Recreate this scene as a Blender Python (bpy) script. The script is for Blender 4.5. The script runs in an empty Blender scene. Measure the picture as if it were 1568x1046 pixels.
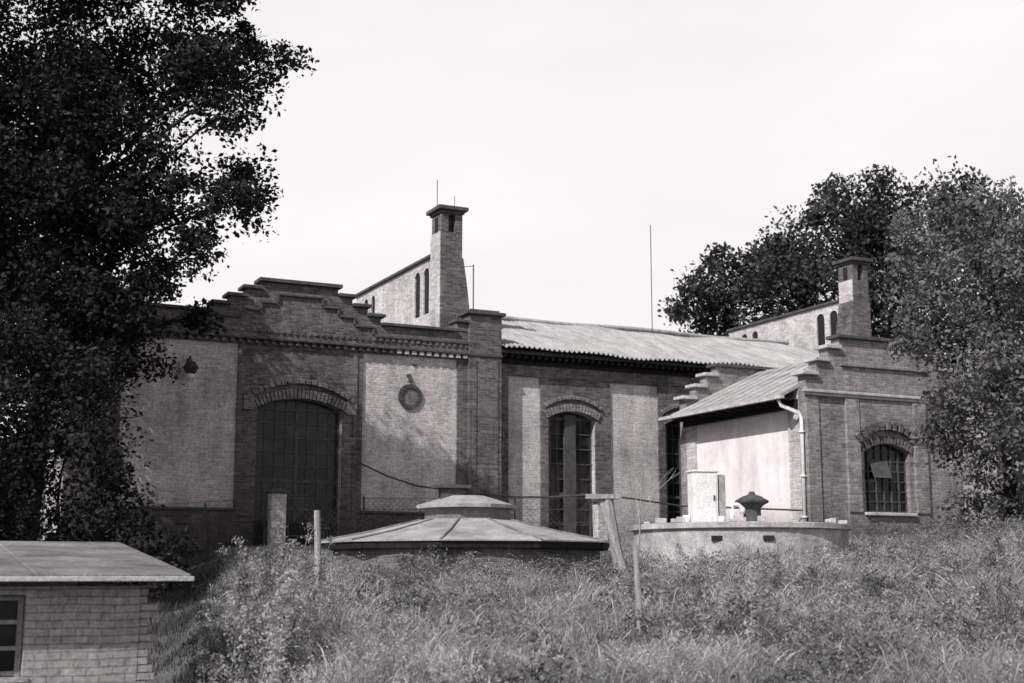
import bpy, math, random
import numpy as np
from mathutils import Vector
random.seed(7); R=np.random.RandomState(11)
scene=bpy.context.scene
ROT=math.radians(26)
CS,SN=math.cos(ROT),math.sin(ROT)
HW=16.0   # hall length between the two gabled wings

# ------------------------------------------------------------------ materials
def newmat(name):
    m=bpy.data.materials.new(name); m.use_nodes=True
    nt=m.node_tree; nt.nodes.clear()
    out=nt.nodes.new('ShaderNodeOutputMaterial')
    return m,nt,out
def N(nt,t,**kw):
    n=nt.nodes.new(t)
    for k,v in kw.items(): setattr(n,k,v)
    return n
def ramp(nt,fac,stops):
    r=N(nt,'ShaderNodeValToRGB')
    el=r.color_ramp.elements
    while len(el)<len(stops): el.new(.5)
    for e,(p,c) in zip(el,stops):
        e.position=p; e.color=(c,c*.98,c*.985,1)
    nt.links.new(fac,r.inputs[0]); return r.outputs[0]
def noise(nt,vec,scale,detail=5,rough=.6):
    n=N(nt,'ShaderNodeTexNoise'); n.inputs['Scale'].default_value=scale
    n.inputs['Detail'].default_value=detail; n.inputs['Roughness'].default_value=rough
    if vec is not None: nt.links.new(vec,n.inputs['Vector'])
    return n.outputs['Fac']
def mul(nt,a,b):
    m=N(nt,'ShaderNodeMixRGB',blend_type='MULTIPLY'); m.inputs[0].default_value=1
    nt.links.new(a,m.inputs[1]); nt.links.new(b,m.inputs[2]); return m.outputs[0]
def mathn(nt,op,a,b=None):
    m=N(nt,'ShaderNodeMath',operation=op)
    for i,x in enumerate((a,b)):
        if x is None: continue
        if isinstance(x,(int,float)): m.inputs[i].default_value=x
        else: nt.links.new(x,m.inputs[i])
    return m.outputs[0]
def brick_mat(name,c1,c2,mort,stain=.6,bump=.5,bw=.25,rh=.075,ms=.012,rough=.9,foot=None,streak=.72,speck=(.5,1.4)):
    m,nt,out=newmat(name)
    tc=N(nt,'ShaderNodeTexCoord'); sp=N(nt,'ShaderNodeSeparateXYZ')
    nt.links.new(tc.outputs['Object'],sp.inputs[0])
    xy=mathn(nt,'ADD',sp.outputs[0],sp.outputs[1])
    cb=N(nt,'ShaderNodeCombineXYZ'); nt.links.new(xy,cb.inputs[0])
    wv=N(nt,'ShaderNodeTexNoise'); wv.inputs['Scale'].default_value=1.7; nt.links.new(tc.outputs['Object'],wv.inputs['Vector'])
    wo_=mathn(nt,'MULTIPLY',mathn(nt,'SUBTRACT',wv.outputs['Fac'],.5),.05)
    zz=mathn(nt,'ADD',sp.outputs[2],wo_); nt.links.new(zz,cb.inputs[1])
    b=N(nt,'ShaderNodeTexBrick'); nt.links.new(cb.outputs[0],b.inputs['Vector'])
    b.inputs['Scale'].default_value=1; b.inputs['Brick Width'].default_value=bw
    b.inputs['Row Height'].default_value=rh; b.inputs['Mortar Size'].default_value=ms
    b.inputs['Mortar Smooth'].default_value=.4
    for k,c in (('Color1',c1),('Color2',c2),('Mortar',mort)):
        b.inputs[k].default_value=(c,c*.98,c*.985,1)
    n1=noise(nt,tc.outputs['Object'],.8,9,.72)
    s1=ramp(nt,n1,[(.32,stain),(.52,1.0),(.7,1.15)])
    n2=noise(nt,tc.outputs['Object'],14,5,.85)
    s2=ramp(nt,n2,[(.32,speck[0]),(.68,speck[1])])
    mp=N(nt,'ShaderNodeMapping'); mp.inputs['Scale'].default_value=(2.6,2.6,.45)
    nt.links.new(tc.outputs['Object'],mp.inputs[0])
    s3=ramp(nt,noise(nt,mp.outputs[0],1.0,8,.72),[(.36,streak),(.58,1.05)])
    col=mul(nt,mul(nt,mul(nt,b.outputs['Color'],s1),s2),s3)
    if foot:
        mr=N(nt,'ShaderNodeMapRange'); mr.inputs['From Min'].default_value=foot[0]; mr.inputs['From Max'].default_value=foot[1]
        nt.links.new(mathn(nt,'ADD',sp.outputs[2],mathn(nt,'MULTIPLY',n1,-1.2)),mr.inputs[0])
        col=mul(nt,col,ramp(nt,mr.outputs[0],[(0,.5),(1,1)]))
    bs=N(nt,'ShaderNodeBsdfPrincipled'); bs.inputs['Roughness'].default_value=rough; bs.inputs['Specular IOR Level'].default_value=.2
    nt.links.new(col,bs.inputs['Base Color'])
    bp=N(nt,'ShaderNodeBump'); bp.inputs['Strength'].default_value=bump; bp.inputs['Distance'].default_value=.02
    h=mathn(nt,'SUBTRACT',mathn(nt,'MULTIPLY',n2,.9),b.outputs['Fac'])
    nt.links.new(h,bp.inputs['Height']); nt.links.new(bp.outputs[0],bs.inputs['Normal'])
    nt.links.new(bs.outputs[0],out.inputs[0]); return m
def rough_mat(name,lo,hi,scale=3,rough=.85,bump=.3,metal=0,stretch=(1,1,1),spec=.3):
    m,nt,out=newmat(name)
    tc=N(nt,'ShaderNodeTexCoord'); mp=N(nt,'ShaderNodeMapping'); mp.inputs['Scale'].default_value=stretch
    nt.links.new(tc.outputs['Object'],mp.inputs[0])
    n=noise(nt,mp.outputs[0],scale,9,.75)
    col=ramp(nt,n,[(.34,lo),(.64,hi)])
    sp=ramp(nt,noise(nt,tc.outputs['Object'],22,4,.8),[(.32,.75),(.66,1.2)])
    col=mul(nt,col,sp)
    bs=N(nt,'ShaderNodeBsdfPrincipled'); bs.inputs['Roughness'].default_value=rough; bs.inputs['Metallic'].default_value=metal
    bs.inputs['Specular IOR Level'].default_value=spec
    nt.links.new(col,bs.inputs['Base Color'])
    bp=N(nt,'ShaderNodeBump'); bp.inputs['Strength'].default_value=bump; bp.inputs['Distance'].default_value=.03
    nt.links.new(noise(nt,tc.outputs['Object'],scale*9,5,.7),bp.inputs['Height']); nt.links.new(bp.outputs[0],bs.inputs['Normal'])
    nt.links.new(bs.outputs[0],out.inputs[0]); return m
def leaf_mat(name,lo,hi,scale=1.2,trans=.3,fine=9,spec=.15):
    m,nt,out=newmat(name)
    tc=N(nt,'ShaderNodeTexCoord')
    n=noise(nt,tc.outputs['Object'],scale,4,.6); n2=noise(nt,tc.outputs['Object'],fine,2,.5)
    f=mathn(nt,'ADD',mathn(nt,'MULTIPLY',n,.6),mathn(nt,'MULTIPLY',n2,.4))
    col=ramp(nt,f,[(.38,lo),(.62,hi)])
    d=N(nt,'ShaderNodeBsdfPrincipled'); d.inputs['Roughness'].default_value=.6; d.inputs['Specular IOR Level'].default_value=spec
    t=N(nt,'ShaderNodeBsdfTranslucent')
    nt.links.new(col,d.inputs['Base Color']); nt.links.new(col,t.inputs['Color'])
    mx=N(nt,'ShaderNodeMixShader'); mx.inputs[0].default_value=trans
    nt.links.new(d.outputs[0],mx.inputs[1]); nt.links.new(t.outputs[0],mx.inputs[2])
    nt.links.new(mx.outputs[0],out.inputs[0]); return m

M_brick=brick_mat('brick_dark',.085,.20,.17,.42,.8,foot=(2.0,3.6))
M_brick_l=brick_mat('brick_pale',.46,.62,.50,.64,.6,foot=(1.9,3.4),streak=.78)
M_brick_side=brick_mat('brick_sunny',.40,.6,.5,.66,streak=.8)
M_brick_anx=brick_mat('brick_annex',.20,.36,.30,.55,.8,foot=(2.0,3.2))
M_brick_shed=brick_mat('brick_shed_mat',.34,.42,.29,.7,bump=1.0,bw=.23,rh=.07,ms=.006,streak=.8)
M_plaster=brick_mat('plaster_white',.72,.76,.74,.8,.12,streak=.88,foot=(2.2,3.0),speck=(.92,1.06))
M_stone=rough_mat('coping_dark',.035,.10,4,.9,.5)
M_stone_l=rough_mat('coping_pale',.3,.55,4,.9,.5)
M_vous=brick_mat('voussoir_brick',.12,.25,.25,.6)
M_roof=rough_mat('corrugated_roof_mat',.22,.42,1.2,.9,.5,stretch=(2,.5,1),spec=.1)
M_tin=rough_mat('tin_roof_mat',.15,.4,1.3,.8,.5)
M_felt=rough_mat('felt_roof_mat',.05,.24,1.1,.95,.9)
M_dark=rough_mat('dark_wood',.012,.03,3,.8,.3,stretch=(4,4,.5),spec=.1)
M_frame=rough_mat('window_frame',.035,.09,5,.7,.2)
M_wood=rough_mat('weathered_wood',.16,.4,4,.9,.6,stretch=(5,5,.6))
M_iron=rough_mat('iron',.03,.08,6,.6,.3,metal=.3)
M_white=rough_mat('white_paint',.62,.8,2,.5,.1)
M_conc=rough_mat('concrete',.2,.5,2.0,.95,.8)
M_bark=rough_mat('bark',.01,.03,5,.95,.9,stretch=(3,3,.6))
M_grass=leaf_mat('grass_mat',.10,.5,.8,.35,4)
M_seed=leaf_mat('seed_head_mat',.24,.62,1,.4,6)
M_dgrass=leaf_mat('shade_grass_mat',.02,.08,.8,.25,6)
M_leafL=leaf_mat('leaf_dark',.010,.034,.9,.10,6,.1)  # leaf colour lowered in place of shade on the left crown
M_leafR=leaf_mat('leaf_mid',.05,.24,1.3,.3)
M_leafB=leaf_mat('leaf_back',.022,.075,.5,.2)
M_weed=leaf_mat('weed_leaf',.05,.26,1.5,.3)
def glass_mat():
    m,nt,out=newmat('dusty_glass')
    tc=N(nt,'ShaderNodeTexCoord')
    col=ramp(nt,noise(nt,tc.outputs['Object'],2.2,4,.6),[(.4,.005),(.68,.03)])
    bs=N(nt,'ShaderNodeBsdfPrincipled'); bs.inputs['Roughness'].default_value=.22; bs.inputs['Specular IOR Level'].default_value=.25
    nt.links.new(col,bs.inputs['Base Color'])
    bp=N(nt,'ShaderNodeBump'); bp.inputs['Strength'].default_value=.3
    nt.links.new(noise(nt,tc.outputs['Object'],3,2,.5),bp.inputs['Height']); nt.links.new(bp.outputs[0],bs.inputs['Normal'])
    nt.links.new(bs.outputs[0],out.inputs[0]); return m
M_glass=glass_mat()
def ground_mat():
    m,nt,out=newmat('ground_mat')
    tc=N(nt,'ShaderNodeTexCoord')
    f=noise(nt,tc.outputs['Object'],.5,10,.75)
    col=ramp(nt,f,[(.3,.03),(.5,.08),(.7,.16)])
    bs=N(nt,'ShaderNodeBsdfPrincipled'); bs.inputs['Roughness'].default_value=1
    nt.links.new(col,bs.inputs['Base Color'])
    bp=N(nt,'ShaderNodeBump'); bp.inputs['Strength'].default_value=.8; bp.inputs['Distance'].default_value=.1
    nt.links.new(noise(nt,tc.outputs['Object'],12,6,.7),bp.inputs['Height']); nt.links.new(bp.outputs[0],bs.inputs['Normal'])
    nt.links.new(bs.outputs[0],out.inputs[0]); return m
M_ground=ground_mat()

# ------------------------------------------------------------------ mesh helpers
class MB:
    def __init__(s): s.v=[]; s.f=[]
    def box(s,x0,x1,y0,y1,z0,z1):
        b=len(s.v)
        s.v+=[(x0,y0,z0),(x1,y0,z0),(x1,y1,z0),(x0,y1,z0),(x0,y0,z1),(x1,y0,z1),(x1,y1,z1),(x0,y1,z1)]
        s.f+=[tuple(b+i for i in q) for q in ((0,3,2,1),(4,5,6,7),(0,1,5,4),(1,2,6,5),(2,3,7,6),(3,0,4,7))]
        return s
    def prism(s,poly,y0,y1):   # poly in x,z
        b=len(s.v); n=len(poly)
        s.v+=[(x,y0,z) for x,z in poly]+[(x,y1,z) for x,z in poly]
        s.f.append(tuple(b+i for i in range(n))); s.f.append(tuple(b+n+i for i in reversed(range(n))))
        for i in range(n):
            j=(i+1)%n; s.f.append((b+i,b+n+i,b+n+j,b+j))
        return s
    def prismx(s,poly,x0,x1):  # poly in y,z
        b=len(s.v); n=len(poly)
        s.v+=[(x0,y,z) for y,z in poly]+[(x1,y,z) for y,z in poly]
        s.f.append(tuple(b+i for i in range(n))); s.f.append(tuple(b+n+i for i in reversed(range(n))))
        for i in range(n):
            j=(i+1)%n; s.f.append((b+i,b+n+i,b+n+j,b+j))
        return s
    def tube(s,pts,rad,k=8):
        pts=[Vector(p) for p in pts]
        if not hasattr(rad,'__len__'): rad=[rad]*len(pts)
        b=len(s.v)
        for i,p in enumerate(pts):
            d=(pts[min(i+1,len(pts)-1)]-pts[max(i-1,0)]).normalized()
            u=d.orthogonal().normalized() if abs(d.z)<.9 else Vector((1,0,0)).cross(d).normalized()
            w=d.cross(u)
            for j in range(k):
                a=2*math.pi*j/k; q=p+(u*math.cos(a)+w*math.sin(a))*rad[i]; s.v.append(tuple(q))
        for i in range(len(pts)-1):
            for j in range(k):
                j2=(j+1)%k; s.f.append((b+i*k+j,b+i*k+j2,b+(i+1)*k+j2,b+(i+1)*k+j))
        s.f.append(tuple(b+j for j in reversed(range(k)))); s.f.append(tuple(b+(len(pts)-1)*k+j for j in range(k)))
        return s
    def lathe(s,prof,cx=0,cy=0,k=24,a0=0):   # prof (r,z) list
        b=len(s.v)
        for r,z in prof:
            for j in range(k):
                a=a0+2*math.pi*j/k; s.v.append((cx+r*math.cos(a),cy+r*math.sin(a),z))
        for i in range(len(prof)-1):
            for j in range(k):
                j2=(j+1)%k; s.f.append((b+i*k+j,b+i*k+j2,b+(i+1)*k+j2,b+(i+1)*k+j))
        return s
def mkobj(name,mb,mat,parent=None,bevel=0,smooth=False):
    me=bpy.data.meshes.new(name); me.from_pydata(mb.v,[],mb.f); me.update()
    me.materials.append(mat)
    o=bpy.data.objects.new(name,me); scene.collection.objects.link(o)
    if parent: o.parent=parent
    if smooth:
        for p in me.polygons: p.use_smooth=True
    if bevel:
        b=o.modifiers.new('bevel','BEVEL'); b.width=bevel; b.segments=1; b.limit_method='ANGLE'
    return o
def empty(name,loc=(0,0,0),rot=0):
    e=bpy.data.objects.new(name,None); scene.collection.objects.link(e)
    e.location=loc; e.rotation_euler=(0,0,rot); e.empty_display_size=.5; return e
def arc(a,b,sp,cr,n=12):
    h=cr-sp; w=(b-a)/2; r=(w*w+h*h)/(2*h); cx=(a+b)/2; cz=cr-r
    t=math.asin(w/r)
    return [(cx+r*math.sin(-t+2*t*i/n),cz+r*math.cos(-t+2*t*i/n)) for i in range(n+1)],(cx,cz,r,t)
def wall(mb,s0,s1,z0,z1,n0,n1,ops=()):
    cur=s0
    for (a,b,zb,sp,cr) in sorted(ops):
        if a>cur: mb.box(cur,a,n0,n1,z0,z1)
        if zb>z0: mb.box(a,b,n0,n1,z0,zb)
        pts,_=arc(a,b,sp,cr)
        mb.prism(pts+[(b,z1),(a,z1)],n0,n1)
        cur=b
    if cur<s1: mb.box(cur,s1,n0,n1,z0,z1)
def voussoirs(mb,a,b,sp,cr,din,dout,n0,n1,w=.085,gap=.03,ext=0,alt=.0):
    _,(cx,cz,r,t)=arc(a,b,sp,cr); t+=ext
    rm=r+(din+dout)/2; k=max(5,int(2*t*rm/(w+gap))); 
    for i in range(k):
        c=-t+2*t*(i+.5)/k; h=t/k*(w/(w+gap))
        r0,r1=r+din,r+dout
        q=[(cx+rr*math.sin(x),cz+rr*math.cos(x)) for rr,x in ((r0,c-h),(r0,c+h),(r1,c+h),(r1,c-h))]
        mb.prism(q,n0-(alt if i%2 else 0)-random.random()*.01,n1)

# ------------------------------------------------------------------ terrain
YS=[-900,-10,0,8,12,17,22,28,34,40,60,900]
ZR=[0,0,0,.15,.55,1.12,1.5,1.74,2.2,2.45,2.6,2.6]
YL=[-900,0,8,18,26,34,42,60,900]
ZL=[0,0,-.4,-.4,.9,1.9,2.4,2.6,2.6]
def sstep(x): x=np.clip(x,0,1); return x*x*(3-2*x)
def gz(x,y):
    x=np.asarray(x,float); y=np.asarray(y,float)
    zr=np.interp(y,YS,ZR)+.3*sstep((x-5)/5)*sstep((y-10)/8)*(1-sstep((y-26)/12))
    zl=np.interp(y,YL,ZL)
    edge=-.215*np.maximum(y,6)
    w=sstep((x-edge+.9)/1.9)
    w=w*sstep((y-3)/5)
    z=zl+(zr-zl)*w
    amp=sstep((y-5)/6)*(1-sstep((y-30)/8))
    z=z+amp*(.07*np.sin(x*1.3+y*.7)+.05*np.sin(x*2.9-y*1.7+1)+.05*np.sin(x*.6+y*1.9+2))
    return z
def axis(lo,hi,st,far):
    c=list(np.arange(lo,hi+1e-6,st)); d=st; x=hi
    while x<far: d*=1.3; x+=d; c.append(x)
    d=st; x=lo
    while x>-far: d*=1.3; x-=d; c.insert(0,x)
    return np.array(c)
ax=axis(-22,22,.4,900); ay=axis(2,44,.4,900)
gx,gy=np.meshgrid(ax,ay); gzz=gz(gx,gy)
mb=MB(); mb.v=[tuple(p) for p in np.stack([gx.ravel(),gy.ravel(),gzz.ravel()],1)]
nx=len(ax)
mb.f=[(j*nx+i,j*nx+i+1,(j+1)*nx+i+1,(j+1)*nx+i) for j in range(len(ay)-1) for i in range(nx-1)]
mkobj('ground',mb,M_ground,smooth=True)

# ------------------------------------------------------------------ main hall
hall=empty('brick_waterworks_hall',(-.38,42,0),ROT)
bd=MB(); pl=MB(); cop=MB(); vs=MB(); dk=MB(); fr=MB(); gl=MB(); den=MB(); side=MB(); rf=MB(); orn=MB()
Z0=1.6
def mir(flip):
    return (lambda a,b:(HW-b,HW-a)) if flip else (lambda a,b:(a,b))
def gate(a,b,z0,sp,cr,n,cols,rows):
    pts,_=arc(a,b,sp,cr)
    gl.prism(pts+[(b,z0),(a,z0)],n,n+.03)
    w=b-a
    for i in range(cols+1):
        x=a+w*i/cols; t=.05 if i in (0,cols,cols//2) else .014
        top=sp+(cr-sp)*(1-((x-(a+b)/2)/(w/2))**2)*.95
        fr.box(x-t,x+t,n-.03,n,z0,top)
    for j in range(rows+1):
        z=z0+(sp-z0)*j/rows; t=.05 if j in (0,rows,rows//2) else .017
        fr.box(a,b,n-.045,n-.004,z-t,z+t)
    dk.box(a,b,n-.02-.04,n-.052,z0,z0+.9)
def wing(flip):
    X=mir(flip)
    def B(mbb,a,b,*r): a,b=X(a,b); mbb.box(a,b,*r)
    da,db=X(-7.62,-5.06)
    op=[(da,db,Z0,6.3,6.6)]
    s0,s1=X(-12.8,-.02)
    wall(pl,s0,s1,Z0,8.3,.06,.45,op)
    a,b=X(-8.2,-4.46); wall(bd,a,b,Z0,8.08,0,.06,op)
    B(bd,-1.43,-1.1,0,.06,Z0,8.08); B(bd,-11.7,-11.4,0,.06,Z0,8.08)
    B(bd,-4.46,-1.43,-.0,.06,Z0,3.35); B(bd,-11.4,-8.2,0,.06,Z0,3.35)
    B(cop,-4.46,-1.43,-.06,.055,3.352,3.43); B(cop,-11.4,-8.2,-.06,.055,3.352,3.43)
    B(bd,-12.8,-11.7,-.14,.45+.01,Z0,9.5); B(bd,-1.1,0,-.14,.45+.01,Z0,9.5)
    for q in (-8.2,-4.76): B(bd,q,q+.12,-.035,0,3.4,8.05)
    B(bd,-.98,-.86,-.17,-.14,3.4,8.1); B(bd,-.24,-.12,-.17,-.14,3.4,8.1)
    for a0,b0 in ((-12.8,-11.7),(-1.1,0)):
        B(cop,a0-.1,b0+.1,-.26,.58,9.5,9.6); B(cop,a0+.05,b0-.05,-.1,.42,9.6,9.68)
        B(cop,a0-.03,b0+.03,-.18,.47,8.2,8.3)
    B(bd,-1.5,-1.1,-.05,.4,8.95,9.22); B(cop,-1.56,-1.1,-.14,.5,9.22,9.31)
    B(bd,-11.7,-1.1,-.02,.059,8.08,8.3)
    B(cop,-11.7,-1.1,-.16,.0-.021,8.22,8.3)
    c=-6.45; st=[(1.15,10.0),(1.6,9.76),(2.05,9.5),(2.5,9.24)]
    poly=[(-11.7,8.3),(-1.1,8.3),(-1.1,8.92)]
    prev=8.92
    for w,z in reversed(st): poly+=[(c+w,prev),(c+w,z-.08)]; prev=z-.08
    left=[]; prev=8.92
    for w,z in reversed(st): left+=[(c-w,prev),(c-w,z-.08)]; prev=z-.08
    poly+=list(reversed(left))+[(-11.7,8.92)]
    if flip: poly=[(HW-x,z) for x,z in poly][::-1]
    bd.prism(poly,-.04,.38)
    prevw=0
    for w,z in st:
        for s_ in (-1,1):
            if prevw==0:
                if s_==1: B(cop,c-w-.1,c+w+.1,-.17,.5,z-.08,z+.03)
            else:
                a,b=sorted((c+s_*(prevw),c+s_*(w+.12))); B(cop,a,b,-.16,.49,z-.08,z+.02)
        prevw=w
    B(cop,-11.7,c-2.5,-.16,.5,8.92,9.01); B(cop,c+2.5,-1.5,-.16,.5,8.92,9.01)
    st2=[(.7,9.62),(1.2,9.36),(1.7,9.12),(2.3,8.88)]
    prevw=0
    for i,(w,z) in enumerate(st2):
        if i==0: B(cop,c-w,c+w,-.11,-.041,z-.07,z)
        else:
            for s_ in (-1,1):
                a,b=sorted((c+s_*prevw,c+s_*w)); B(cop,a,b,-.11,-.041,z-.07,z)
        for s_ in (-1,1):
            zz=st2[i+1][1] if i<3 else 8.62
            a,b=sorted((c+s_*w,c+s_*(w-.07))); B(cop,a,b,-.108,-.041,zz,z-.071)
        prevw=w
    B(cop,-11.7,c-2.3,-.1,-.041,8.55,8.62); B(cop,c+2.3,-1.1,-.1,-.041,8.55,8.62)
    x=-11.6
    while x<-1.2:
        pale=(x>-3.6)  # dentils by the inner pier get pale brick, painted as sunlit
        B(den if pale else bd,x,x+(.14 if pale else .1),-.12,-.021,8.11,8.215); x+=.24
    x=-11.6
    while x<-1.2:
        B(bd,x,x+.1,-.085,-.041,8.44,8.54); x+=.2
    voussoirs(vs,da,db,6.3,6.6,.0,.26,-.05,.02,ext=.04)
    voussoirs(vs,da-.12,db+.12,6.42,6.86,.16,.3,-.1,.02,w=.15,gap=.03,ext=.03,alt=.02)
    B(vs,-8.02,-7.72,-.07,-.001,6.2,6.62); B(vs,-4.96,-4.66,-.07,-.001,6.2,6.62)
    gate(da,db,Z0+.6,6.3,6.6,.36,8,10)
    a,b=X(-2.95-.001,-2.95+.001); cx=(a+b)/2
    for k in range(22):
        t0=2*math.pi*(k+.08)/22; t1=2*math.pi*(k+.92)/22
        orn.prism([(cx+.27*math.cos(t0),6.85+.27*math.sin(t0)),(cx+.38*math.cos(t0),6.85+.38*math.sin(t0)),(cx+.38*math.cos(t1),6.85+.38*math.sin(t1)),(cx+.27*math.cos(t1),6.85+.27*math.sin(t1))],.0,.08)
    vs.prism([(cx+.26*math.cos(2*math.pi*k/20),6.85+.26*math.sin(2*math.pi*k/20)) for k in range(20)],.045,.08)
    orn.box(cx-.06,cx+.06,.0,.06,7.3,7.4); orn.box(cx-.12,cx+.02,.02,.06,7.45,7.53); orn.box(cx+.06,cx+.2,.02,.06,7.8,7.85)
    B(side,-12.8,-12.4,.47,12,Z0,8.9); B(side,-12.4,-.4,11.6,12,Z0,8.9)
    a,b=X(-12.6,-.9); mid=(a+b)/2
    rf.prism([(a,8.75),(mid,8.95),(b,8.75),(b,8.82),(mid,9.05),(a,8.82)],.51,12.1)
    zt=12.05; wz=10.2; W0,W1=-.88,-.3
    slots=[(3.66,4.14),(4.46,4.94),(8.85,9.25),(9.6,10.0)]
    B(side,W0,W1,3.4,10.9,8.0,wz)
    cur=3.4
    for q0,q1 in slots:
        B(side,W0,W1,cur,q0,wz,zt)
        xx=X(W0,W1)
        pts,_=arc(q0,q1,11.6,11.78,6)
        side.prismx(pts+[(q1,zt),(q0,zt)],xx[0],xx[1])
        B(dk,W0+.05,W1-.05,q0,q1,wz,11.8)  # dark panel near the wall face stands in for shade in the slot
        cur=q1
    B(side,W0,W1,cur,10.9,wz,zt)
    B(cop,W0-.1,W1+.1,3.35,11.0,zt,zt+.1)
    C0,C1=-.93,-.17
    lowp=[(C0-.02,8.0),(.2,8.0),(.16,9.6),(-.0,11.0),(C1+.03,11.9),(C0-.02,11.9)]
    if flip: lowp=[(HW-x,z) for x,z in lowp][::-1]
    bd.prism(lowp,2.5,3.38)
    B(bd,C0,C1,2.53,3.35,11.9,12.75)
    for q0,q1 in ((C0,C0+.26),(C1-.26,C1)): B(bd,q0,q1,2.53,3.35,12.75,13.35)
    B(bd,C0+.26,C1-.26,2.85,3.05,12.75,13.35)
    B(bd,C0+.02,C1-.02,2.54,3.34,13.35,13.48)
    B(cop,C0-.15,C1+.15,2.36,3.52,13.48,13.61)
    B(cop,C0-.05,C1+.05,2.47,3.41,13.38,13.479)
    # sunlit west side painted as a pale cheek, slot shade as a dark patch
    if not flip:
        side.box(C0-.04,C0-.021,2.54,3.34,8.0,12.75); dk.box(C0-.012,C0-.001,2.82,3.06,12.8,13.3)
    else:
        a,b=X(C0,C1); side.box(a-.02,a-.001,2.54,3.34,11.92,12.75); dk.box(a-.012,a-.001,2.82,3.06,12.8,13.3)
wing(False); wing(True)
doors=[2.7,7.05,11.6]
ops=[(d-.85,d+.85,Z0,6.5,6.72) for d in doors]
wall(pl,0,HW,Z0,8.45,.36,.75,ops)
for d,o in zip(doors,ops):
    wall(bd,d-1.13,d+1.4,Z0,7.75,.29,.36,[o])
    voussoirs(vs,o[0],o[1],6.5,6.72,.0,.24,.23,.3,ext=.05)
    voussoirs(vs,o[0]-.05,o[1]+.05,6.72,6.98,.12,.24,.2,.3,w=.14,ext=.03,alt=.02)
    gate(o[0],o[1],Z0+.6,6.5,6.72,.6,4,9)
    orn.box(o[0],o[0]+.16,.45,.549,Z0,6.5)
    fr.box(d-.2,d+.2,.44,.549,Z0,6.62)
bd.box(0,.45,.3,.36,Z0,7.75); bd.box(0,HW,.27,.359,7.752,8.1); dk.box(0,HW,.26,.358,8.1,8.37)  # frieze kept in dark brick and timber, standing in for eave shadow
bd.box(HW-.5,HW,.3,.36,Z0,7.75)
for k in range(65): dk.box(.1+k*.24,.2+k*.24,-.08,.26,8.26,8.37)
def corr(mbb,s0,s1,pn0,pn1,rows=16,per=.177):
    ns=int((s1-s0)/per*6); b=len(mbb.v)
    for j in range(rows+1):
        f=j/rows
        for i in range(ns+1):
            s=s0+(s1-s0)*i/ns
            n=pn0[0]+(pn1[0]-pn0[0])*f; z=pn0[1]+(pn1[1]-pn0[1])*f
            z+=.04*math.sin(2*math.pi*s/per)+.035*math.sin(s*.9+f*2)+.025*math.sin(s*2.3+f*5)
            if (j%4)==0 and j>0: z-=.02
            mbb.v.append((s,n,z))
    for j in range(rows):
        for i in range(ns):
            q=b+j*(ns+1)+i; mbb.f.append((q,q+1,q+ns+2,q+ns+1))
cr=MB(); corr(cr,.02,HW-.02,(-.22,8.56),(6.3,10.75)); corr(cr,.02,HW-.02,(12.9,8.56),(6.3,10.76))
o=mkobj('corrugated_roof',cr,M_roof,hall,smooth=True)
sm=o.modifiers.new('s','SOLIDIFY'); sm.thickness=.02
rd=MB(); 
for k in range(26): rd.tube([(.05+k*.61,6.3,10.80+.03*math.sin(k*.54)),(.64+k*.61,6.3,10.80+.03*math.sin(k*.54+.54))],.09,8)
mkobj('ridge_tiles',rd,M_roof,hall)
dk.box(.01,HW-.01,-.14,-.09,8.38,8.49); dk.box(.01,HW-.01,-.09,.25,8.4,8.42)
side.box(.0,HW,12.3,12.6,Z0,8.5)
mkobj('brick_piers_and_parapets',bd,M_brick,hall,.008)
mkobj('panel_walls',pl,M_brick_l,hall)
mkobj('coping_stones',cop,M_stone,hall,.012)
mkobj('arch_voussoirs',vs,M_vous,hall,.006)
mkobj('dark_timber_and_shade',dk,M_dark,hall)
mkobj('gate_frames',fr,M_frame,hall)
mkobj('gate_glass',gl,M_glass,hall)
mkobj('dentils',den,M_brick_l,hall)
mkobj('round_ornament',orn,M_stone,hall)
mkobj('side_walls',side,M_brick_side,hall)
mkobj('wing_roofs',rf,M_felt,hall)
lp=MB(); lp.tube([(-9.62,.06,7.5),(-9.62,-.25,7.56),(-9.62,-.34,7.42)],.035,6); lp.lathe([(.01,7.44),(.12,7.41),(.22,7.24),(.16,7.13),(.1,7.06),(.01,7.04)],-9.62,-.34,14)
mkobj('wall_lamp',lp,M_iron,hall)
mkobj('lamp_globe',MB().lathe([(.0,6.93),(.08,6.96),(.11,7.04),(.08,7.12),(0,7.14)],-9.62,-.34,12),M_white,hall,smooth=True)
rod=MB(); rod.tube([(-.85,3.1,13.5),(-.85,3.1,14.65)],.015,5); rod.tube([(-.3,2.9,13.5),(-.3,2.9,14.1)],.012,5)
rod.tube([(.9,4.0,9.8),(.9,4.0,12.1)],.02,6); rod.tube([(.9,4.0,12.05),(-.1,3.3,11.75)],.012,5)
rod.tube([(9.3,6,10.5),(9.3,6,14.9)],.016,6); rod.tube([(-5.0,3,9),(-5.0,3,10.5)],.012,5)
mkobj('lightning_rods',rod,M_iron,hall)

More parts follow.
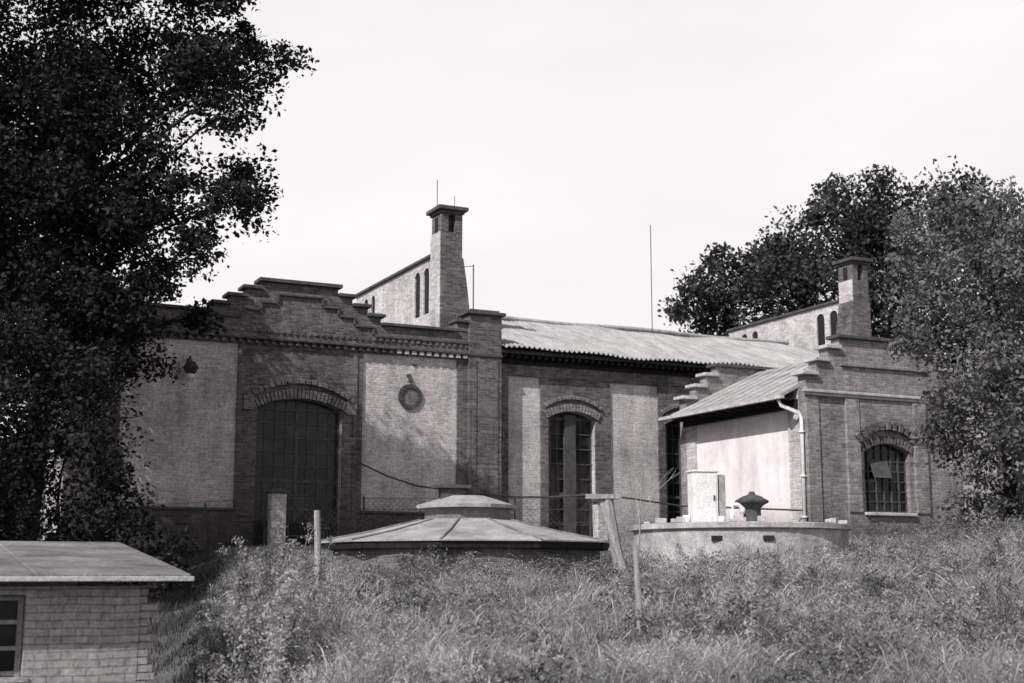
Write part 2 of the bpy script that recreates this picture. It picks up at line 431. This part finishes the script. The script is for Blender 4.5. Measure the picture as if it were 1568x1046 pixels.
# ------------------------------------------------------------------ annex
anx=empty('brick_annex_house',(8.0,37,0),ROT)
bk=MB(); cp=MB(); pw=MB(); v2=MB(); g2=MB(); f2=MB(); d2=MB(); L=6.3; Wd=5.5; Zb=1.7
wop=[(1.95,3.55,3.3,4.98,5.2)]
wall(bk,0,Wd,Zb,6.62,.05,.35,wop)
bk.box(0,.42,0,.05,Zb,6.62); bk.box(5.08,5.5,0,.05,Zb,6.62)
wall(bk,1.32,4.18,Zb,3.28,0,.05); 
for a in (1.32,3.72): bk.box(a,a+.46,-.04,.05,3.28,6.4)
bk.box(1.78,3.72,0,.05,5.6,6.4); bk.box(0.42,5.08,-.0,.05,6.4,6.62)
voussoirs(v2,1.95,3.55,4.98,5.2,.0,.22,.0,.06,ext=.04)
voussoirs(v2,1.85,3.65,5.1,5.42,.16,.4,-.1,.06,w=.13,gap=.08,ext=.05,alt=.02)
cp.box(1.85,3.65,-.1,.049,3.2,3.285)
pts,_=arc(1.95,3.55,4.98,5.2); g2.prism(pts+[(3.55,3.3),(1.95,3.3)],.25,.28)
for i in range(7):
    x=1.95+1.6*i/6; f2.box(x-.02,x+.02,.2,.249,3.3,5.0+.18*(1-((x-2.75)/.8)**2))
for j in range(7): z=3.32+j*.28; f2.box(1.95,3.55,.215,.248,z-.016,z+.016)
b0=len(f2.v); f2.v+=[(2.25,.02,4.25),(2.9,.02,4.25),(2.9,.22,4.75),(2.25,.22,4.75)]; f2.f.append((b0,b0+1,b0+2,b0+3))
dkc=MB()
def gable(n0,n1,mbb):
    st=[(0,.38,6.98),(.38,.78,7.38),(.78,1.2,7.76),(1.2,4.3,8.08),(4.3,4.72,7.76),(4.72,5.12,7.38),(5.12,5.5,6.98)]
    poly=[(0,6.62),(5.5,6.62)]; 
    for a,b,z in reversed(st): poly+=[(b,z),(a,z)]
    mbb.prism(poly,n0,n1)
    for i,(a,b,z) in enumerate(st):
        e0=.1 if i<=3 else 0; e1=.1 if i>=3 else 0
        if i==0: e0=.16
        if i==6: e1=.16
        (cp if i!=3 else dkc).box(a-e0,b+e1,n0-.12,n1+.1,z,z+.1)
gable(.01,.35,bk); gable(L-.35,L-.01,bk)
cp.box(-.14,5.64,-.1,.0,6.5,6.58); cp.box(-.06,5.56,-.05,.0-.001,6.42,6.5)
bk.box(1.2,4.3,-.06,.009,7.3,7.38)
pw.box(.06,.4,.85,L-.85,Zb,6.6)
sp_=MB(); sp_.box(0,.4,.351,.85,Zb,6.6); sp_.box(0,.4,L-.85,L-.36,Zb,6.6)
bk.box(.0,Wd,L-.36,L-.02,Zb,6.61)
bk.box(5.1,5.5,.351,L-.361,Zb,6.6)
slope=(7.95-6.66)/2.75
rr=MB(); OV=.58
ze=6.62-OV*slope
rr.prism([(-OV,ze+.03),(2.75,7.92),(2.75,8.0),(-OV,ze+.1)],.352,L-.352)
rr.prism([(5.5+OV,ze+.1),(2.75,8.0),(2.75,7.92),(5.5+OV,ze+.03)],.352,L-.352)
k=0
while .4+k*.62<L-.4:
    n_=.4+k*.62; rr.prism([(-OV,ze+.101),(2.74,8.001),(2.74,8.02),(-OV,ze+.12)],n_,n_+.03); k+=1
gt=MB(); gt.box(-OV-.13,-OV-.001,.2,L+.1,ze-.03,ze+.06); gt.box(5.5+OV+.001,5.5+OV+.13,.2,L+.1,ze-.03,ze+.06)
d2.box(-OV,-.02,.36,L-.36,ze-.03,ze); d2.box(-.1,-.02,.36,L-.36,6.1,ze-.031)  # second box: dark wall strip that paints a deeper eave shadow
for k in range(12): d2.box(-OV+.03,-.1,.6+k*.46,.68+k*.46,ze-.12,ze-.031)
pp=MB(); pp.tube([(-.62,.45,ze),(-.56,.4,6.15),(-.12,.2,5.95),(-.08,.15,5.8),(-.08,.15,2.6)],.055,10)
for z in (5.4,4.2,3.1): pp.box(-.16,.0,.08,.22,z,z+.04)
mkobj('brick_walls',bk,M_brick_anx,anx,.006); mkobj('side_pilasters',sp_,M_brick_side,anx)
mkobj('plaster_side_wall',pw,M_plaster,anx); mkobj('coping',cp,M_stone_l,anx,.012); mkobj('top_coping',dkc,M_stone,anx,.012)
mkobj('window_arch',v2,M_brick,anx,.006); mkobj('window_glass',g2,M_glass,anx); mkobj('window_bars',f2,M_frame,anx)
mkobj('roof',rr,M_roof,anx); mkobj('gutter',gt,M_stone_l,anx); mkobj('soffit_and_shade_strip',d2,M_dark,anx); mkobj('downpipe',pp,M_white,anx,smooth=True)

# ------------------------------------------------------------------ covered reservoir
tk=empty('round_reservoir_tank',(-.85,26,0),math.radians(11))
K=10
mkobj('tank_wall',MB().lathe([(2.5,.9),(2.5,2.06)],0,0,40),M_brick_anx,tk)
mkobj('roof_eave',MB().lathe([(2.48,2.03),(2.74,2.05),(2.77,2.16),(2.7,2.175)],0,0,K),M_dark,tk)
mkobj('tin_roof',MB().lathe([(2.8,2.165),(2.8,2.19),(1.8,2.38),(.9,2.6),(.7,2.64)],0,0,K),M_tin,tk)
rb=MB()
for k in range(K):
    a=2*math.pi*k/K; c,s=math.cos(a),math.sin(a)
    rb.tube([(2.8*c,2.8*s,2.195),(1.8*c,1.8*s,2.39),(.88*c,.88*s,2.61)],.022,6)
mkobj('roof_ribs',rb,M_felt,tk)
mkobj('cupola_drum',MB().lathe([(.8,2.5),(.8,2.84)],0,0,K),M_felt,tk)
mkobj('cupola_lid',MB().lathe([(.6,2.82),(.95,2.82),(.96,2.88),(.35,3.06),(.0,3.08)],0,0,K),M_tin,tk)
cc=MB().box(-.52,-.1,-.16,.16,2.95,3.2).box(-.66,.04,-.24,.24,3.2,3.26)
mkobj('vent_cap',cc,M_stone,tk)

# ------------------------------------------------------------------ concrete basin
bs=empty('concrete_water_basin',(5.1,31,0))
ring=MB().lathe([(2.38,1.2),(2.36,2.55),(2.44,2.56),(2.44,2.68),(2.1,2.7),(2.1,1.6),(0,1.6)],0,0,48)
mkobj('basin_wall',ring,M_conc,bs,.01)
rb=MB()
for k in range(46):
    a=math.pi+math.pi*1.25*k/46-.1
    if random.random()<.38:
        c,s=math.cos(a),math.sin(a); h=.04+.08*random.random()
        x,y=2.27*c,2.27*s; w=random.uniform(.05,.12); rb.box(x-w,x+w,y-.06,y+.06,2.69,2.69+h)
mkobj('loose_coping_bricks',rb,M_stone_l,bs,.01)
hl=MB()
for a in (4.35,4.8):
    c,s=math.cos(a),math.sin(a); x,y=2.375*c,2.375*s; hl.box(x-.11,x+.11,y-.03,y+.05,2.3,2.4)
mkobj('drain_holes',hl,M_dark,bs)
mkobj('basin_cover',MB().lathe([(2.1,2.6),(1.0,2.62),(0,2.63)],0,0,30),M_conc,bs)
vn=MB().lathe([(.24,2.6),(.24,2.66),(.19,2.7),(.19,3.02),(.27,3.1),(.36,3.14),(.37,3.18),(.2,3.28),(.08,3.32),(.06,3.38),(0,3.39)],.12,-1.0,20)
mkobj('vent_cowl',vn,M_stone,bs)
gp=MB()
gp.tube([(-.34,-1.1,2.6),(-.34,-1.1,2.95),(-.3,-1.1,3.08),(-.18,-1.1,3.1),(-.1,-1.1,3.0),(-.1,-1.1,2.9)],.06,10)
gp.tube([(-1.35,-1.4,2.6),(-1.35,-1.4,2.85)],.09,10); gp.tube([(-.62,-1.5,2.6),(-.62,-1.5,2.83)],.07,10)
mkobj('gooseneck_pipe',gp,M_white,bs,smooth=True)

cab=empty('metal_cabinet',(4.5,32.2,0),math.radians(12))
c1=MB().box(-.34,.26,-.2,.2,2.74,3.96).box(-.37,.29,-.23,.23,3.96,4.0)
c1.box(-.3,.22,-.215,-.201,2.8,3.9)
mkobj('cabinet_body',c1,M_white,cab,.01)
mkobj('cabinet_side_panel',MB().box(.3,.46,-.16,.18,2.74,3.9),M_conc,cab,.01)
lg=MB()
for x in (-.3,.2): 
    for y in (-.16,.16): lg.box(x-.03,x+.03,y-.03,y+.03,1.8,2.74)
lg.box(.14,.17,-.24,-.216,3.3,3.42)
mkobj('cabinet_legs',lg,M_iron,cab)

# ------------------------------------------------------------------ shed
sh=empty('brick_garden_shed',(-3.34,13,0),ROT)
wl=MB(); wd0,wd1=-2.1,-1.13
wl.box(wd1,-.12,0,.25,-.9,1.5); wl.box(wd0,wd1,0,.25,-.9,.7); wl.box(wd0,wd1,0,.25,1.42,1.5); wl.box(-4.2,wd0,0,.25,-.9,1.5)
z=-.9; k=0
while z<1.49:
    e=.03 if (k//2)%2 else -.045
    wl.box(-.12,e+random.uniform(-.02,.02),.002,.248,z,min(z+.066,1.5)); z+=.07; k+=1
wl.box(-.25,-.07,.25,2.9,-.9,1.5); wl.box(-4.2,-.25,2.9,3.15,-.9,1.8); wl.box(-4.2,-3.95,.25,2.9,-.9,1.6)
mkobj('walls',wl,M_brick_shed,sh,.006)
r=MB(); P=[(-.28,1.53),(3.4,1.9),(3.4,1.97),(-.28,1.6)]
for a,b,dz in ((-4.5,-3.4,0),(-3.39,-2.3,.008),(-2.29,-1.1,0),(-1.09,.28,.006)): r.prismx([(y,z+dz) for y,z in P],a,b)
mkobj('roof_slab',r,M_felt,sh,.01)
mkobj('roof_edge',MB().box(-4.5,.3,-.31,-.281,1.54,1.585),M_stone_l,sh,.005)
mkobj('window_glass',MB().box(wd0,wd1,.15,.17,.7,1.42),M_glass,sh)
f=MB()
for x in (wd0+.03,wd0+.33,wd0+.64,wd1-.03): f.box(x-.022,x+.022,.1,.149,.7,1.42)
for z in (.73,.95,1.18,1.39): f.box(wd0,wd1,.11,.148,z-.018,z+.018)
mkobj('window_frame',f,M_wood,sh)
mkobj('window_sill',MB().box(wd0-.05,wd1+.05,-.04,.1,.66,.699),M_conc,sh)

# ------------------------------------------------------------------ posts, fence, cable
def post(name,p0,p1,r0,r1,mat,extra=None):
    m_=MB().tube([p0,[(p0[i]*.5+p1[i]*.5+random.uniform(-.02,.02)) for i in range(3)],p1],[r0,(r0+r1)/2,r1],8)
    if extra: extra(m_)
    return mkobj(name,m_,mat)
post('wooden_fence_post',(-2.98,21.8,.6),(-3.08,21.8,2.6),.065,.05,M_wood)
post('wooden_fence_post',(1.42,15.5,.5),(1.38,15.5,1.93),.042,.032,M_wood)
def ex(m_): m_.box(1.28,1.9,23.9,24.08,2.9,2.98); m_.tube([(1.95,24,1.6),(1.56,24.02,2.9)],.07,8)
post('leaning_timber_post',(1.9,24.1,1.5),(1.66,24,2.92),.1,.09,M_wood,ex)
def pillar(x,y,zt,w,nm='brick_gate_pillar'):
    e=empty(nm,(x,y,0),ROT)
    mkobj('shaft',MB().box(-w,w,-w,w,1.5,zt),M_brick_side,e,.01); mkobj('cap',MB().box(-w-.06,w+.06,-w-.06,w+.06,zt,zt+.09).box(-w+.03,w-.03,-w+.03,w-.03,zt+.09,zt+.13),M_stone,e,.01)
pillar(-6.3,37,3.75,.2); pillar(2.36,37,3.5,.15)
fc=MB()
def fence(xa,ya,xb,yb,n):
    for i in range(n+1):
        t=i/n; x=xa+(xb-xa)*t; y=ya+(yb-ya)*t; g=float(gz(x,y)); fc.tube([(x,y,g-.2),(x,y,g+1.35)],.03,6)
    for h in (.3,.65,1.0,1.3):
        fc.tube([(xa,ya,float(gz(xa,ya))+h),(xb,yb,float(gz(xb,yb))+h)],.008,4)
    L_=math.hypot(xb-xa,yb-ya); k=int(L_/.16)
    for i in range(k):
        for d in (-1,1):
            t0=i/k; t1=min(max((i+d*8)/k,0),1)
            p=lambda t,h:(xa+(xb-xa)*t,ya+(yb-ya)*t,float(gz(xa+(xb-xa)*t,ya+(yb-ya)*t))+h)
            fc.tube([p(t0,.05),p(t1,1.3)],.004,3)
fence(-11,35,-6.6,36.9,3); fence(-6,37,2.1,37,4)
mkobj('wire_fence',fc,M_iron)
cb=MB(); cb.tube([(-4.42,40,4.8),(-3.6,39.6,4.4),(-2.7,39,4.08),(-1.6,38.4,3.9),(-.2,38,3.72),(1,37.5,3.68),(2.36,37,3.72),(3.3,37.3,3.62),(4.6,38,3.47),(7.9,37.1,3.3)],.025,6)
mkobj('slack_cable',cb,M_iron)

# ------------------------------------------------------------------ foliage
def quads_obj(name,V,F4,mat,parent=None):
    me=bpy.data.meshes.new(name); nv=len(V); nf=len(F4)
    me.vertices.add(nv); me.vertices.foreach_set('co',V.astype(np.float32).ravel())
    me.loops.add(nf*4); me.loops.foreach_set('vertex_index',F4.astype(np.int32).ravel())
    me.polygons.add(nf); me.polygons.foreach_set('loop_start',np.arange(0,nf*4,4,dtype=np.int32)); 
    me.update(calc_edges=True); me.validate(); me.materials.append(mat)
    o=bpy.data.objects.new(name,me); scene.collection.objects.link(o)
    if parent: o.parent=parent
    return o
def leaves(lobes,dens,per,size,flat=.7,up=.5,spread=.26,wid=.3):
    C=[];S=[]
    for (x,y,z,r) in lobes:
        k=max(6,int(dens*r*r))
        d=R.normal(size=(k,3)); d/=np.linalg.norm(d,axis=1)[:,None]
        rad=r*(.3+.72*R.rand(k)**.6)*(1+.12*np.clip(R.normal(size=k),-1.5,1.5))
        p=np.array([x,y,z])+d*rad[:,None]*np.array([1,1,.9])
        C.append(p); S.append(np.full(k,spread*(.5+.5*min(r,1.6)))*(.6+.8*R.rand(k)))
    C=np.concatenate(C);S=np.concatenate(S)
    C=np.repeat(C,per,0);S=np.repeat(S,per)
    g=np.clip(R.normal(size=C.shape),-1.6,1.6)
    P=C+g*S[:,None]*np.array([1,1,flat])
    P[:,2]-=.25*S*(g[:,0]**2+g[:,1]**2)*.5
    n=len(P)
    nn=R.normal(size=(n,3)); nn[:,2]+=up; nn/=np.linalg.norm(nn,axis=1)[:,None]
    a=R.normal(size=(n,3)); a-=nn*(a*nn).sum(1)[:,None]; a/=np.linalg.norm(a,axis=1)[:,None]
    b=np.cross(nn,a); L=(size*(.5+.9*R.rand(n)))[:,None]
    V=np.stack([P-a*L*.5,P+b*L*wid-a*L*.05+nn*L*.05,P+a*L*.5,P-b*L*wid-a*L*.05+nn*L*.05],1).reshape(-1,3)
    return V,np.arange(n*4).reshape(-1,4)
def tree(name,base,top,lobes,dens,per,size,mat,tr=.3,**kw):
    e=empty(name,(0,0,0))
    V,F=leaves(lobes,dens,per,size,**kw); quads_obj('foliage',V,F,mat,e)
    t=MB(); b=Vector(base); T=Vector(top)
    pts=[b+(T-b)*i/6+Vector((random.uniform(-.12,.12),random.uniform(-.12,.12),0))*(i>0) for i in range(7)]
    t.tube(pts,[tr*(1.25-i*.17) for i in range(7)],10)
    for l in lobes:
        c=Vector(l[:3]); f=min(max((c.z-b.z)/(T.z-b.z)*.75,.25),.95); s=b+(T-b)*f
        m1=s+(c-s)*.5+Vector((random.uniform(-.3,.3),random.uniform(-.3,.3),.25))
        r0=tr*(.3-.15*f); t.tube([s,m1,c],[r0,r0*.6,r0*.2],6)
        for q in range(4):
            d=Vector((random.gauss(0,1),random.gauss(0,1),random.gauss(0,.8))).normalized()
            t.tube([m1+(c-m1)*.5,c+d*l[3]*.4,c+d*l[3]*.75],[r0*.25,r0*.15,r0*.04],4)
    mkobj('trunk_and_limbs',t,M_bark,e,smooth=True)
    return e
LT=[(-6.15,13.1,.8),(-5.35,13.3,.45),(-6.8,12.7,.95),(-8.6,13.6,1.6),(-10.7,13.6,1.8),(-10.7,11.1,1.7),(-9.2,11.7,1.0),(-7.9,10.6,.85),(-6.2,11.8,.65),(-6.3,10.4,.85),(-7.3,9.6,1.0),(-5.95,9.75,.5),(-9.3,9.6,1.2),(-10.9,8.5,1.35),(-9.0,8.1,1.0),(-7.7,8.3,.75),(-6.9,8.5,.5),(-7.3,7.5,.45),(-10.1,6.8,1.3),(-8.5,6.6,.8),(-10,15.7,1.9),(-7.3,15.1,1.4),(-12.7,11.5,2),(-12.7,8.5,1.8),(-13,14.5,2),(-6.2,14.3,.5)]
FILL=[(-10.0,9.8,1.2),(-9.7,7.6,1.2),(-8.6,9.2,.8),(-8.3,7.4,.7),(-11.3,6.6,1.4),(-9.2,5.9,1.0),(-11.5,10,1.3),(-9.9,12.4,1.0)]
lob=[(x,30+random.uniform(-1.3,1.3)+(.6 if r>1.2 else 0),z,r) for x,z,r in LT]+[(x,28.9,z,r) for x,z,r in FILL]
lob+=[(-12.5,33.5,13.5,1.9),(-11.5,34,10.5,1.6),(-13.5,34,9,1.8)]  # extra rear crown lobes, added to throw shade on the left facade
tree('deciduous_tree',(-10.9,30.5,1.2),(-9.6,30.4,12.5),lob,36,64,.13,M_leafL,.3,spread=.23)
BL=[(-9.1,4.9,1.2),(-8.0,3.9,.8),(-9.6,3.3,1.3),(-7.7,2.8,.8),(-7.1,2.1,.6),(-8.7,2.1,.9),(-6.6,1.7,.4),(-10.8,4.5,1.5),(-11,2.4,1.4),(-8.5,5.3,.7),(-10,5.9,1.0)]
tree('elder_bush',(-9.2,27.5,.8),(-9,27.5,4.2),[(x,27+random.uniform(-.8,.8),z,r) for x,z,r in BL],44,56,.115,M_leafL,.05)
FR=[(9.9,9.4,1.0),(11.4,9.5,1.2),(9.4,8.3,.75),(10.8,8.0,1.25),(9.15,6.9,.7),(10.35,6.0,1.2),(11.9,5.7,1.35),(10.0,4.6,.8),(11.3,3.6,1.25),(10.4,2.95,.7),(12.9,8,1.4),(13,4.8,1.4),(9.3,7.6,.55),(10.2,10.2,.5),(9.6,5.4,.6),(10.9,4.6,.9)]
tree('leafy_tree',(11.6,31.8,1.5),(11.2,31.4,9),[(x,31+random.uniform(-.8,.8),z,r) for x,z,r in FR],38,46,.12,M_leafR,.16,spread=.19)
BK=[(16.4,18.8,1.8),(18.9,18.8,1.8),(14.1,17.2,1.9),(12.6,17.2,1.1),(11,15.6,1.5),(8.9,15.3,.85),(9.7,14.0,1.5),(13.2,14.7,2.2),(7.9,14,.5),(17.9,15.9,2.8),(21,18.1,2.3),(24.3,16.6,3),(16,20.5,.7),(12.5,12,3),(17,12,3.5),(22,12,3.5),(14.9,18.9,.7),(17.6,20.4,.6),(10.2,16.9,.5)]
tree('chestnut_tree',(16.5,66,2.4),(16.5,66,17),[(x,65+random.uniform(-2,2),z,r) for x,z,r in BK],13,66,.25,M_leafB,.5,spread=.44)
DM=[]
for k in range(22):
    DM.append((-62+k*3.4,random.uniform(78,90),random.uniform(4,7),random.uniform(2.5,4)))
for k in range(16):
    DM.append((28+k*4.2,random.uniform(70,88),random.uniform(4,8),random.uniform(2.5,4)))
for k in range(10):
    DM.append((-15-k*1.5,random.uniform(38,44),random.uniform(3,7),random.uniform(1.8,2.6)))
V,F=leaves(DM,8,30,.45,spread=.5); quads_obj('distant_trees',V,F,M_leafB)

# ------------------------------------------------------------------ grass
def blocked(x,y):
    lx=(x+.38)*CS+(y-42)*SN; ly=-(x+.38)*SN+(y-42)*CS
    m=(ly>-.3)
    ax_=(x-8)*CS+(y-37)*SN; ay_=-(x-8)*SN+(y-37)*CS
    m|=(ax_>-.2)&(ax_<5.7)&(ay_>-.2)&(ay_<6.5)
    m|=((x+.85)**2+(y-26)**2<2.6**2)|((x-5.1)**2+(y-31)**2<2.5**2)
    sx=(x+3.34)*CS+(y-13)*SN; sy=-(x+3.34)*SN+(y-13)*CS
    m|=(sx<.15)&(sx>-4.5)&(sy>-.15)&(sy<3.3)
    return m
def blades(cx,cy,per,h,w,sp,lean=.35,seed=.25):
    cx=np.repeat(cx,per); cy=np.repeat(cy,per); h=np.repeat(h,per)
    n=len(cx); x=cx+R.normal(size=n)*sp; y=cy+R.normal(size=n)*sp; z=gz(x,y)-.03
    H=h*(.4+.75*R.rand(n)); a=R.rand(n)*2*math.pi; l=lean*H*(.2+R.rand(n)*1.3)
    dx=np.cos(a)*l+.05*H; dy=np.sin(a)*l
    t=R.rand(n)*math.pi; wx=np.cos(t); wy=np.sin(t)*.6
    W=w*(.6+.8*R.rand(n))*(1+y*.03)
    sd=R.rand(n)<seed
    w0=W*.4; w1=np.where(sd,W*.25,W*.4); w2=np.where(sd,W*1.2,W*.15)
    P0=np.stack([x,y,z],1); P1=P0+np.stack([dx*.3,dy*.3,H*.55],1)
    P2=P0+np.stack([dx*.72,dy*.72,H*.84],1); P3=P0+np.stack([dx*1.2,dy*1.2,H*.97],1)
    D=np.stack([wx,wy,np.zeros(n)],1)
    V=np.stack([P0-D*w0[:,None],P0+D*w0[:,None],P1-D*w1[:,None],P1+D*w1[:,None],P2-D*w2[:,None],P2+D*w2[:,None],P3-D*.001,P3+D*.001],1).reshape(-1,3)
    b=(np.arange(n)*8)[:,None]
    F=np.stack([b+np.array([0,1,3,2]),b+np.array([2,3,5,4]),b+np.array([4,5,7,6])],1).reshape(-1,4)
    return V,F
def drift(x,y): return .5+.5*np.sin(x*1.1+.6*y+.6*np.sin(y*.7))*np.sin(y*.9-x*.5+1+.5*np.sin(x*1.9))
def drift2(x,y): return .5+.25*np.sin(x*2.3+1.1*np.sin(y*1.3)+y*.4)+.25*np.sin(y*2.1-x*1.2+1.3*np.sin(x*.9))
n=24000
y=8.5+28*R.rand(n)**1.1; x=(R.rand(n)*2-1)*(.42*y+1.0)
h=.10+.24*drift(x,y)*drift2(x,y)*1.5+.1*R.rand(n); h=np.where(y>19,h*.7,h)
h=np.where((x>4.2)&(y>16),h*1.7,h)
h=np.where((x<2.6)&(y>17),h*.75,h)
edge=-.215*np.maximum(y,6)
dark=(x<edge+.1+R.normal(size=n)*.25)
bl=blocked(x,y)
k=~bl&~dark
V,F=blades(x[k],y[k],10,h[k],.0048,.1,lean=.8,seed=.3); quads_obj('grass',V,F,M_grass)
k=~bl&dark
V,F=blades(x[k],y[k],8,h[k]*1.5,.009,.1,seed=.05); quads_obj('shade_toned_grass',V,F,M_dgrass)  # shade beside the mound is put into the darker blade colour
# thin dry stalks in loose tufts
n=800; y1=9+16*R.rand(n); x1=-.19*y1+R.rand(n)*(.62*y1)
k=~blocked(x1,y1)&(drift2(x1,y1)>.5)&~((x1<2.6)&(y1>19))
V,F=blades(x1[k],y1[k],18,.26+.26*R.rand(k.sum()),.0034,.12,.6,.4); quads_obj('dry_stalks',V,F,M_seed)
# fine-leaved flowering herbs and darker broad-leaved clumps, mixed patchily
LB=[];LC=[];LD=[]
for i in range(3000):
    y=8.8+18*random.random()**1.1; x=random.uniform(-.2*y,.43*y+.6)
    if blocked(np.array([x]),np.array([y]))[0]: continue
    q=float(drift2(x,y))+random.gauss(0,.16)
    r=random.uniform(.09,.22)*(1.2 if x>4 else 1); p=(x,y,float(gz(x,y))+.07+r*.7,r)
    if q>.62: LB.append(p)
    elif q>.42: LC.append(p)
    elif q<.3: LD.append(p)
V,F=leaves(LB,230,7,.028,spread=.1,up=.1,wid=.2); quads_obj('flowering_herbs',V,F,M_seed)
V,F=leaves(LC,230,7,.034,spread=.11,up=.1,wid=.16); quads_obj('meadow_herbs',V,F,M_grass)
for i in range(26):
    x=-5.5+i*.16; LD.append((x,37.6+random.uniform(-.5,.5),2.5+random.uniform(.1,.6),random.uniform(.25,.4)))
for i in range(70):
    x=random.uniform(8.0,14); y=random.uniform(24,31); LD.append((x,y,float(gz(x,y))+.3,random.uniform(.25,.5)))
V,F=leaves(LD,260,8,.055,spread=.1,wid=.22); quads_obj('low_weeds',V,F,M_weed)
LB=[]; st=MB()
def stalk(x,y,lo,hi):
    g=float(gz(x,y)); hh=random.uniform(lo,hi); lx=random.gauss(0,.16)
    st.tube([(x,y,g-.05),(x+lx*.4,y,g+hh*.5),(x+lx,y,g+hh)],[.009,.007,.003],4)
    for q in range(6):
        f_=.2+.16*q; LB.append((x+lx*f_,y,g+hh*f_,(.13-.017*q)*(.6+.4*hh)))
for i in range(110):
    y=random.uniform(12.5,17.5); x=-.185*y+random.gauss(0,.3)
    if not blocked(np.array([x]),np.array([y]))[0]: stalk(x,y,.5,1.0)
for i in range(120):
    y=random.uniform(13,23); x=random.uniform(.12*y,.44*y)
    stalk(x,y,.3,.6)
V,F=leaves(LB,900,6,.05,spread=.07,up=.1,wid=.2)
tw=empty('tall_weeds'); quads_obj('leaves',V,F,M_grass,tw); mkobj('stems',st,M_grass,tw)
sp=MB(); 
def br(p,d,l,r,dep):
    q=p+d*l; sp.tube([p,p+d*l*.5+Vector((random.uniform(-.03,.03),0,0)),q],[r,r*.8,r*.55],5)
    if dep:
        for i in range(2+(dep>1)): br(q,(d+Vector((random.uniform(-.8,.8),random.uniform(-.6,.6),random.uniform(-.1,.4)))).normalized(),l*.62,r*.55,dep-1)
br(Vector((2.15,24,1.5)),Vector((.08,0,1)).normalized(),.95,.022,3)
mkobj('bare_sapling',sp,M_wood)

# ------------------------------------------------------------------ sky + sun
world=bpy.data.worlds.new('World'); scene.world=world; world.use_nodes=True
nt=world.node_tree; nt.nodes.clear()
EL=math.radians(42)
sky=nt.nodes.new('ShaderNodeTexSky'); sky.sky_type='NISHITA'; sky.sun_disc=False
sky.sun_elevation=EL; sky.sun_rotation=math.atan2(-.6,-.8)%(2*math.pi); sky.dust_density=3
bw=nt.nodes.new('ShaderNodeRGBToBW'); nt.links.new(sky.outputs[0],bw.inputs[0])
tc=nt.nodes.new('ShaderNodeTexCoord'); sx=nt.nodes.new('ShaderNodeSeparateXYZ'); nt.links.new(tc.outputs['Generated'],sx.inputs[0])
mr=nt.nodes.new('ShaderNodeMapRange'); mr.interpolation_type='SMOOTHSTEP'
mr.inputs['From Min'].default_value=.42; mr.inputs['From Max'].default_value=.62; mr.inputs['To Min'].default_value=.95; mr.inputs['To Max'].default_value=.0
nt.links.new(sx.outputs[2],mr.inputs[0])
mp=nt.nodes.new('ShaderNodeMapping'); mp.inputs['Scale'].default_value=(1,1,2.6); nt.links.new(tc.outputs['Generated'],mp.inputs[0])
cn=nt.nodes.new('ShaderNodeTexNoise'); cn.inputs['Scale'].default_value=2.2; cn.inputs['Detail'].default_value=6; nt.links.new(mp.outputs[0],cn.inputs['Vector'])
cr_=nt.nodes.new('ShaderNodeMapRange'); cr_.inputs['From Min'].default_value=.3; cr_.inputs['From Max'].default_value=.7
cr_.inputs['To Min'].default_value=8.7; cr_.inputs['To Max'].default_value=10.6; nt.links.new(cn.outputs['Fac'],cr_.inputs[0])
mx=nt.nodes.new('ShaderNodeMix'); mx.data_type='FLOAT'
nt.links.new(mr.outputs[0],mx.inputs[0]); nt.links.new(bw.outputs[0],mx.inputs[2]); nt.links.new(cr_.outputs[0],mx.inputs[3])
cmb=nt.nodes.new('ShaderNodeCombineColor')
for i,kf in enumerate((1.0,.97,.98)):
    mm=nt.nodes.new('ShaderNodeMath'); mm.operation='MULTIPLY'; mm.inputs[1].default_value=kf
    nt.links.new(mx.outputs[0],mm.inputs[0]); nt.links.new(mm.outputs[0],cmb.inputs[i])
bg=nt.nodes.new('ShaderNodeBackground'); bg.inputs[1].default_value=.1
nt.links.new(cmb.outputs[0],bg.inputs[0])
wo=nt.nodes.new('ShaderNodeOutputWorld'); nt.links.new(bg.outputs[0],wo.inputs[0])
sd=bpy.data.lights.new('sun','SUN'); sd.energy=4.8; sd.angle=math.radians(.5); sd.color=(1,.985,.975)
so=bpy.data.objects.new('sun',sd); scene.collection.objects.link(so); so.location=(-20,-20,30)
ts=Vector((-.6*math.cos(EL),-.8*math.cos(EL),math.sin(EL)))
so.rotation_euler=(-ts).to_track_quat('-Z','Y').to_euler()
# ------------------------------------------------------------------ camera
cd=bpy.data.cameras.new('camera'); cd.lens=48.2; cd.sensor_width=36; cd.clip_end=3000; cd.clip_start=.1
cd.dof.use_dof=True; cd.dof.focus_distance=24; cd.dof.aperture_fstop=2.0
co=bpy.data.objects.new('camera',cd); scene.collection.objects.link(co); co.location=(0,0,1.6)
co.rotation_euler=(math.radians(90+9.65),0,0); scene.camera=co
scene.view_settings.view_transform='Standard'; scene.view_settings.look='None'; scene.view_settings.exposure=0
